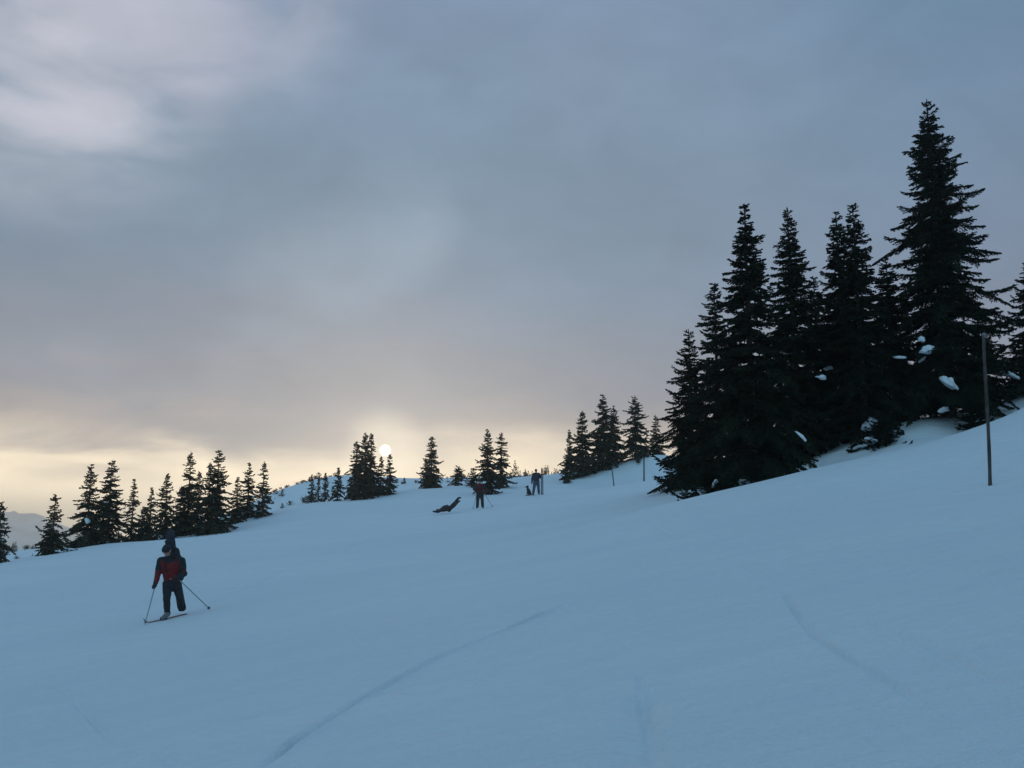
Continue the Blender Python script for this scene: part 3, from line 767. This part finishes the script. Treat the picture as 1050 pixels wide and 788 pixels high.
# ------------------------------------------------------------------ people
def V3(a): return Vector(a)
def person(loc, rz, J, label, outfit, detail=False, group=None, bulk=0.0):
    """J: joint positions, metres, local axes (x right in picture, y away, z up)"""
    root = empty('person', loc, rz); tag(root, label, 'person', group)
    J = {a: Vector(b) for a, b in J.items()}
    vox = 0.012 if detail else 0.02
    hd, nk, ch, pv = J['head'], J['neck'], J['chest'], J['pelvis']
    fwd = J.get('face', Vector((0, -1, 0))).normalized()
    upv = (hd - nk).normalized(); rt = fwd.cross(upv).normalized()
    segs = []
    # skull, jaw, nose, ears
    segs += [(hd + upv * .03 - fwd * .012, .088, hd + upv * .01 + fwd * .018, .078), (hd - upv * .03 + fwd * .03, .058, hd - upv * .07 + fwd * .04, .040),
             (hd - upv * .005 + fwd * .094, .012, hd - upv * .03 + fwd * .108, .016)]
    for s in (-1, 1): segs.append((hd + rt * s * .086 + upv * .01, .016, hd + rt * s * .084 - upv * .02, .012))
    segs.append((nk - upv * .03, .058, hd - upv * .03, .055))
    sL, sR = J['shL'], J['shR']; hL, hR = J['hipL'], J['hipR']
    def torso(e):
        o = []
        for s in (sL, sR):
            o.append((s * .72 + nk * .28, .075 + e, s, .062 + e))
        o += [(ch * .45 + sL * .55, .10 + e, pv * .5 + hL * .5, .095 + e), (ch * .45 + sR * .55, .10 + e, pv * .5 + hR * .5, .095 + e), (ch, .12 + e, pv, .11 + e)]
        return o
    def arm(a, e, hand=True):
        s, el_, ha = J['sh' + a], J['el' + a], J['ha' + a]
        return [(s, .056 + e, el_, .045 + e), (el_, .045 + e, ha, .030 + e * .8)]
    lt = outfit.get('slim', 0.0)
    def leg(a, e, stop=1.0):
        e = e - (lt if e > 0 else 0)
        h, kn, an = J['hip' + a], J['kn' + a], J['an' + a]
        return [(h, .088 + e, kn, .060 + e), (kn, .058 + e, kn + (an - kn) * stop, .042 + e * 1.1)]
    segs += torso(0)
    for a in 'LR':
        segs += arm(a, 0) + leg(a, 0)
        an, to = J['an' + a], J['to' + a]; segs.append((an, .042, to, .03))
    # hands: palm, four fingers curled round the grip, thumb
    def hand(a, e):
        ha = J['ha' + a]; el_ = J['el' + a]; d = (ha - el_).normalized()
        g = J.get('grip' + a, Vector((0, 0, 1))).normalized()
        n = d.cross(g); n = n.normalized() if n.length > .1 else Vector((1, 0, 0))
        o = [(ha, .028 + e, ha + d * .07, .032 + e)]
        for i, ln in enumerate((.9, 1.0, .95, .78)):
            b = ha + d * .085 + g * (.030 - .021 * i)
            m1 = b + d * .030 * ln + n * .018; m2 = m1 + n * .030 * ln - d * .004; m3 = m2 - d * .026 * ln
            for q0, q1 in ((b, m1), (m1, m2), (m2, m3)): o.append((q0, .0095 + e * .4, q1, .009 + e * .4))
        tb = ha + d * .03 + g * .03; o += [(tb, .012 + e * .4, tb + g * .025 + n * .03 + d * .015, .011 + e * .4), (tb + g * .025 + n * .03 + d * .015, .011 + e * .4, tb + g * .012 + n * .052 + d * .03, .009 + e * .4)]
        return o
    for a in 'LR': segs += hand(a, 0)
    remeshed('body', segs, M['skin'], root, voxel=.008 if detail else .016, smooth=3)
    if detail:
        for s in (-1, 1):
            bm = bmesh.new(); bmesh.ops.create_uvsphere(bm, u_segments=10, v_segments=8, radius=.012, matrix=Matrix.Translation(hd + fwd * .088 + rt * s * .032 + upv * .012))
            obj('eye', bm, M['rubber'], root)
    # clothing
    tk = .028 + bulk - lt
    jk = torso(tk)[:4] + [(ch, .120 + tk, pv + Vector((0, 0, .03)), .107 + tk)] + arm('L', .024 + bulk) + arm('R', .024 + bulk)
    jk += [(nk - upv * .02, .078, nk + upv * .035, .074)]
    remeshed('jacket', jk, M[outfit['jacket']], root, voxel=vox, wrinkle=.010)
    if 'sleeve' in outfit:
        for a in 'LR':
            s, el_, ha = J['sh' + a], J['el' + a], J['ha' + a]
            o = remeshed('sleeve', [(s + Vector((0, 0, .01)), .088 + bulk, s * .35 + el_ * .65, .078 + bulk)] + ([(el_, .074, ha, .058)] if a in outfit['sleeve'] else []), M['black'], root, voxel=vox, wrinkle=.008)
    remeshed('trousers', [(pv + Vector((0, 0, .03)), .146, pv - Vector((0, 0, .05)), .146)] + leg('L', .034 + bulk * .6, .96) + leg('R', .034 + bulk * .6, .96), M[outfit['trousers']], root, voxel=vox, wrinkle=.008)
    for a in 'LR':
        kn, an, to = J['kn' + a], J['an' + a], J['to' + a]
        sh = (kn - an).normalized(); f = (to - an)
        remeshed('boot', [(an + sh * .09, .068, an, .064), (an - f * .28, .052, to, .050), (an, .06, to, .046)], M[outfit.get('boots_back', outfit['boots']) if a == 'R' else outfit['boots']], root, voxel=vox, smooth=4)
    for a in 'LR':
        remeshed('glove', hand(a, .007) + [(J['ha' + a], .040, J['ha' + a] + (J['ha' + a] - J['el' + a]).normalized() * .03, .038)], M[outfit['gloves']], root, voxel=.008 if detail else .016, smooth=2)
    remeshed('hat', [(hd + upv * .055 - fwd * .012, .094, hd + upv * .04 + fwd * .010, .092), (hd + upv * .12 - fwd * .01, .045, hd + upv * .13, .035), (hd + upv * .01 - fwd * .045, .078, hd + upv * .03 - fwd * .04, .08)]
             + ([(hd - upv * .03 - fwd * .06, .07, nk - fwd * .07, .07)] if outfit.get('hood') else []), M[outfit['hat']], root, voxel=vox, smooth=4)
    return root

def ski_pole(top, tip, label, group=None, rad=0.010):
    top = Vector(top); tip = Vector(tip)
    root = empty('ski_pole', tip); tag(root, label, 'ski pole', group)
    d = (top - tip)
    bm = bmesh.new(); tube(bm, [Vector((0, 0, 0)), d * .05, d * .9], [.004, rad, rad * 1.15], 8); obj('shaft', bm, M['metal'], root)
    bm = bmesh.new(); tube(bm, [d * .88, d * .9, d * .98, d * 1.0], [rad * 1.2, rad * 1.9, rad * 1.8, rad * 2.2], 8); obj('grip', bm, M['rubber'], root)
    bm = bmesh.new(); n = d.normalized(); tube(bm, [d * .055, d * .055 + n * .012, d * .055 + n * .022], [.036, .030, .010], 12); obj('basket', bm, M['rubber'], root)
def plank(name, a, b, width, th, across, material, label, cat, group=None, curl=0.09, curl_tail=0.0, waist=0.12, n=26, normal=None):
    """ski or snowboard from tail a to tip b, rounded ends, upturned tip"""
    a = Vector(a); b = Vector(b); d = b - a; L = d.length; d.normalize(); ac = Vector(across).normalized(); ac = (ac - d * ac.dot(d)).normalized()
    nr = ac.cross(d).normalized()
    if normal is not None and nr.dot(Vector(normal)) < 0: nr = -nr
    root_p = (a + b) / 2
    bm = bmesh.new(); rows = []
    for i in range(n + 1):
        s = i / n; s2 = (1 - math.cos(math.pi * s)) / 2
        e = min(s2, 1 - s2) * L
        rd = width * 0.5
        wv = rd * (1 - waist * math.sin(math.pi * s2)) * (math.sqrt(max(0, 1 - (1 - min(1, e / (rd * 1.1))) ** 2)) if e < rd * 1.1 else 1)
        wv = max(wv, rd * .08)
        up = 0
        if s2 > .88: up += curl * ((s2 - .88) / .12) ** 2
        if s2 < .10: up += curl_tail * ((.10 - s2) / .10) ** 2
        c = a + d * (L * s2) + nr * up - root_p
        rows.append([bm.verts.new(c - ac * wv), bm.verts.new(c + ac * wv), bm.verts.new(c + ac * wv + nr * th), bm.verts.new(c - ac * wv + nr * th)])
    for i in range(n):
        for k in range(4): bm.faces.new((rows[i][k], rows[i][(k + 1) % 4], rows[i + 1][(k + 1) % 4], rows[i + 1][k]))
    bm.faces.new(rows[0][::-1]); bm.faces.new(rows[-1])
    bmesh.ops.recalc_face_normals(bm, faces=bm.faces)
    root = empty(name, root_p); tag(root, label, cat, group)
    obj('deck', bm, material, root, smooth=False)
    return root, d, ac, nr, L

# --- skier in the red and black jacket
D1 = 22.0
x1 = at(172, 636, D1).x; g1 = gz(x1, D1); O1 = Vector((x1, D1, g1))
S = D1 / F * 1.0 / 0.985
def q1(px, py, y=0.0):
    v = at(px, py, D1 + y); return Vector((v.x - x1, y, v.z - g1))
J1 = dict(head=q1(171, 565.5, -.14), neck=q1(173, 572.5, -.06), chest=q1(176, 580, -.03), pelvis=q1(176, 598, .04),
          shL=q1(165, 576, -.03), shR=q1(186, 576, .02), elL=q1(162.0, 588.5, -.06), elR=q1(188.5, 588.5, -.02),
          haL=q1(159.6, 598.5, -.26), haR=q1(184, 591.5, -.22),
          hipL=q1(171.5, 599, .0), hipR=q1(180.5, 599, .06), knL=q1(171, 615, -.10), anL=q1(171.5, 630, .02), toL=q1(167, 634.2, -.14),
          knR=q1(184.5, 613, .14), anR=q1(186, 620.5, .42), toR=q1(185, 625.0, .34), face=(-.35, -.93, -.10))
J1['gripL'] = (q1(159.6, 598.5, -.3) - q1(148, 640, -.35)); J1['gripR'] = (q1(182, 592, -.25) - q1(216, 624, .35))
person(O1, 0, J1, 'person skiing toward the viewer in a red and black jacket and dark trousers', dict(jacket='jacket_two_tone', trousers='black', boots='grey', boots_back='black', slim=.014, gloves='black', hat='black', hood=True, sleeve='R'), detail=True)
hL = O1 + J1['haL'] + Vector((0, 0, 0)); hR = O1 + J1['haR']
def hand_point(J, a): d = (J['ha' + a] - J['el' + a]).normalized(); return d * .10 + J['ha' + a]
def on_snow(px, py, lift=0.0, dmax=160):
    x, y = hit(px, py, dmax); return Vector((x, y, gz(x, y) + lift))
ga_ = O1 + hand_point(J1, 'L'); tipA = at(148.5, 640, 21.6); tipA.z = gz(tipA.x, tipA.y)
ski_pole(ga_ + (ga_ - tipA).normalized() * .07, tipA, 'ski pole planted at the ski tip left of the red-jacketed skier', 'ski poles of the red-jacketed skier', .011)
gb_ = O1 + hand_point(J1, 'R'); tipB = at(216, 624, 22.6); tipB.z = gz(tipB.x, tipB.y)
ski_pole(gb_ + (gb_ - tipB).normalized() * .07, tipB, 'ski pole trailing out over the snow to the right of the red-jacketed skier', 'ski poles of the red-jacketed skier', .011)
sk_a = at(192, 630, D1 + .35); sk_b = at(147.5, 641, D1 - .30)
sk_a.z = gz(sk_a.x, sk_a.y) + .012; sk_b.z = gz(sk_b.x, sk_b.y) + .015
r_, d_, ac_, nr_, L_ = plank('ski', sk_a, sk_b, .085, .014, (d := (sk_b - sk_a)).cross(Vector((0, 0, 1))), M['ski'], 'single ski with upturned tip under the front boot of the red-jacketed skier', 'ski', normal=(0, 0, 1), curl=.10)
bm = bmesh.new(); tube(bm, [O1 + Vector((-.01, -.02, .02)) - r_.location, O1 + Vector((-.14, -.08, .015)) - r_.location], .035, 8); obj('binding', bm, M['rubber'], r_)
# snowboard carried on the back
ba = at(187.0, 627.5, D1 + .60); bb = at(173.6, 543.5, D1 + .30)
r_, d_, ac_, nr_, L_ = plank('snowboard', ba, bb, .195, .016, (1, 0, 0), M['board'], 'dark navy snowboard strapped upright on the back of the red-jacketed skier', 'snowboard', curl=-.05, curl_tail=-.05, waist=.14, normal=(0, -1, 0))
for s in (.36, .66):
    c = ba + (bb - ba) * s - r_.location
    bm = bmesh.new(); tube(bm, [c + Vector((-.09, -.03, 0)), c + Vector((-.05, -.08, .02)), c + Vector((.05, -.08, .02)), c + Vector((.09, -.03, 0))], .018, 8); obj('binding', bm, M['rubber'], r_)
# rucksack
rk = empty('backpack', O1 + q1(178, 588, .2)); tag(rk, 'black rucksack with a high top on the back of the red-jacketed skier', 'backpack')
o0 = rk.location - O1
def rel(px, py, y): return q1(px, py, y) - o0
remeshed('bag', [(rel(174, 592, .20), .12, rel(174, 574, .22), .12), (rel(183, 592, .20), .12, rel(182, 574, .22), .11), (rel(178, 590, .24), .13, rel(177, 570, .25), .12), (rel(181, 580, .20), .13, rel(179.5, 566, .22), .10)], M['black'], rk, voxel=.014, wrinkle=.01)
remeshed('lid', [(rel(171.5, 561, .14), .075, rel(176, 562, .16), .09), (rel(171.5, 556, .14), .06, rel(174.5, 557, .15), .075)], M['black'], rk, voxel=.014, wrinkle=.008)
for px in (168.5, 183.5):
    bm = bmesh.new(); tube(bm, [rel(px, 573, .1), rel(px + .5, 572.3, -.03), rel(px + 1, 577, -.135), rel(px + 1.5, 586, -.135), rel(px + 1.5, 592, .04)], .017, 8); obj('strap', bm, M['black'], rk)

# --- standing person in maroon
D2 = 60.0; x2 = at(492, 521, D2).x; g2 = gz(x2, D2); O2 = Vector((x2, D2, g2))
J2 = dict(head=(-.02, -.03, 1.60), neck=(-.01, 0, 1.44), chest=(0, 0, 1.25), pelvis=(0, 0, .92), shL=(-.20, 0, 1.38), shR=(.20, 0, 1.38),
          elL=(-.35, .02, 1.14), elR=(.36, .02, 1.12), haL=(-.22, -.16, .98), haR=(.27, -.20, .98), hipL=(-.10, 0, .90), hipR=(.10, 0, .90),
          knL=(-.13, -.04, .50), anL=(-.15, 0, .10), toL=(-.19, -.16, .04), knR=(.14, -.04, .51), anR=(.17, .02, .12), toR=(.20, -.14, .05), face=(-.2, -1, 0))
person(O2, 0, J2, 'person standing in a maroon jacket and black trousers, elbows out, by the spruce pair', dict(jacket='dark_red', trousers='black', boots='black', gloves='black', hat='black', sleeve='L'), bulk=.015)
h2 = O2 + hand_point({k: Vector(v) for k, v in J2.items()}, 'R'); t2 = at(505.5, 518, 60.3); t2.z = gz(t2.x, t2.y)
ski_pole(h2 + (h2 - t2).normalized() * .07, t2, 'thin ski pole slanting down to the right from the person in maroon', 'ski poles of the person in maroon', .012)
h2 = O2 + hand_point({k: Vector(v) for k, v in J2.items()}, 'L'); t2 = O2 + Vector((-.40, -.30, 0)); t2.z = gz(t2.x, t2.y)
ski_pole(h2 + (h2 - t2).normalized() * .07, t2, 'thin ski pole planted close at the left leg of the person in maroon', 'ski poles of the person in maroon', .012)
rk2 = empty('backpack', O2 + Vector((0, .2, 1.15))); tag(rk2, 'dark rucksack on the back of the person in maroon', 'backpack')
remeshed('bag', [((-.08, 0, -.16), .12, (-.08, .02, .2), .11), ((.08, 0, -.16), .12, (.08, .02, .2), .11)], M['black'], rk2, voxel=.02)
for s in (-1, 1):
    bm = bmesh.new(); tube(bm, [(s * .11, -.02, .24), (s * .12, -.18, .26), (s * .12, -.34, .12), (s * .15, -.33, -.08), (s * .16, -.1, -.2)], .02, 8); obj('strap', bm, M['black'], rk2)

# --- far person with skis upright
D3 = 68.0; x3 = at(550, 508, D3).x; g3 = gz(x3, D3); O3 = Vector((x3, D3, g3))
J3 = dict(head=(-.02, -.02, 1.63), neck=(-.01, 0, 1.47), chest=(0, 0, 1.27), pelvis=(0, 0, .94), shL=(-.20, 0, 1.40), shR=(.20, 0, 1.40),
          elL=(-.28, -.02, 1.12), elR=(.31, -.02, 1.18), haL=(-.30, -.10, .88), haR=(.30, -.20, 1.30), hipL=(-.10, 0, .92), hipR=(.10, 0, .92),
          knL=(-.15, -.03, .50), anL=(-.22, 0, .10), toL=(-.25, -.16, .04), knR=(.14, -.03, .52), anR=(.17, .02, .13), toR=(.20, -.14, .07), face=(-.1, -1, 0))
person(O3, 0, J3, 'farthest person, standing with legs apart in a navy jacket and dull blue trousers', dict(jacket='navy', trousers='blue', boots='grey', gloves='black', hat='black'), bulk=.012)
h3 = O3 + hand_point({k: Vector(v) for k, v in J3.items()}, 'R')
for i, dx in enumerate((0.0, .10)):
    a = Vector((h3.x + .03 + dx, h3.y - .02, gz(h3.x + dx, h3.y) + .01)); b = a + Vector((.02 - i * .02, 0.02, 1.84 - i * .06))
    plank('ski', a, b, .075, .014, (1, .6, 0), M['navy'] , ['left ski of the pair held upright by the farthest person', 'right ski of the pair held upright by the farthest person'][i], 'ski', 'skis held upright by the farthest person', curl=.06)

# --- dark dog sitting beside the farthest person
Dd = 68.0; xd = at(541.5, 502, Dd).x; gd = gz(xd, Dd)
dog = empty('dog', (xd, Dd, gd)); tag(dog, 'small dark dog sitting in the snow beside the farthest person', 'dog')
remeshed('body', [
    ((.10, 0, .16), .13, (.03, 0, .34), .12), ((.03, 0, .34), .12, (-.02, 0, .44), .095), ((-.02, 0, .44), .075, (-.03, 0, .56), .062),
    ((-.03, 0, .60), .078, (-.08, -.02, .60), .066), ((-.10, -.02, .585), .045, (-.19, -.04, .57), .032),
    ((-.01, .05, .66), .022, (.0, .055, .73), .010), ((-.01, -.055, .66), .022, (.0, -.06, .73), .010),
    ((-.03, .07, .36), .045, (-.06, .07, .20), .036), ((-.06, .07, .20), .034, (-.08, .07, .04), .028), ((-.08, .07, .03), .032, (-.14, .07, .02), .026),
    ((-.03, -.07, .36), .045, (-.06, -.07, .20), .036), ((-.06, -.07, .20), .034, (-.08, -.07, .04), .028), ((-.08, -.07, .03), .032, (-.14, -.07, .02), .026),
    ((.14, .10, .15), .085, (-.01, .13, .18), .055), ((-.01, .13, .18), .045, (.10, .14, .05), .034), ((.10, .14, .03), .032, (-.03, .15, .02), .028),
    ((.14, -.10, .15), .085, (-.01, -.13, .18), .055), ((-.01, -.13, .18), .045, (.10, -.14, .05), .034), ((.10, -.14, .03), .032, (-.03, -.15, .02), .028),
    ((.20, 0, .08), .035, (.34, .02, .04), .025), ((.34, .02, .04), .025, (.44, .06, .06), .014)], M['fur'], dog, voxel=.012, smooth=3)

# --- fallen person, legs in the air
D4 = 58.0; c4 = at(458, 526, D4); g4 = gz(c4.x, D4); O4 = Vector((c4.x, D4, g4))
def q4(px, py, y=0.0):
    v = at(px, py, D4 + y); return Vector((v.x - O4.x, y, v.z - g4))
J4 = dict(head=q4(449.5, 523.6, .02) , neck=q4(452, 523.2), chest=q4(454.5, 522.6), pelvis=q4(460.5, 521.8),
          shL=q4(453, 523.2, -.18), shR=q4(453, 522.2, .20), elL=q4(449.0, 525.0, -.34), elR=q4(455.5, 519.8, .30), haL=q4(445.5, 524.8, -.30), haR=q4(458.5, 519.0, .16),
          hipL=q4(461, 522, -.09), hipR=q4(461, 521.6, .10), knL=q4(465.6, 518.9, -.22), anL=q4(469.6, 514.6, -.24), toL=q4(471.4, 514.0, -.26),
          knR=q4(466.2, 515.9, .22), anR=q4(470.3, 510.9, .26), toR=q4(472.2, 510.6, .24), face=(0.1, -.35, .93))
person(O4, 0, J4, 'person lying on their back in the snow with both legs raised', dict(jacket='black', trousers='black', boots='black', gloves='black', hat='black', slim=.012), bulk=.012)
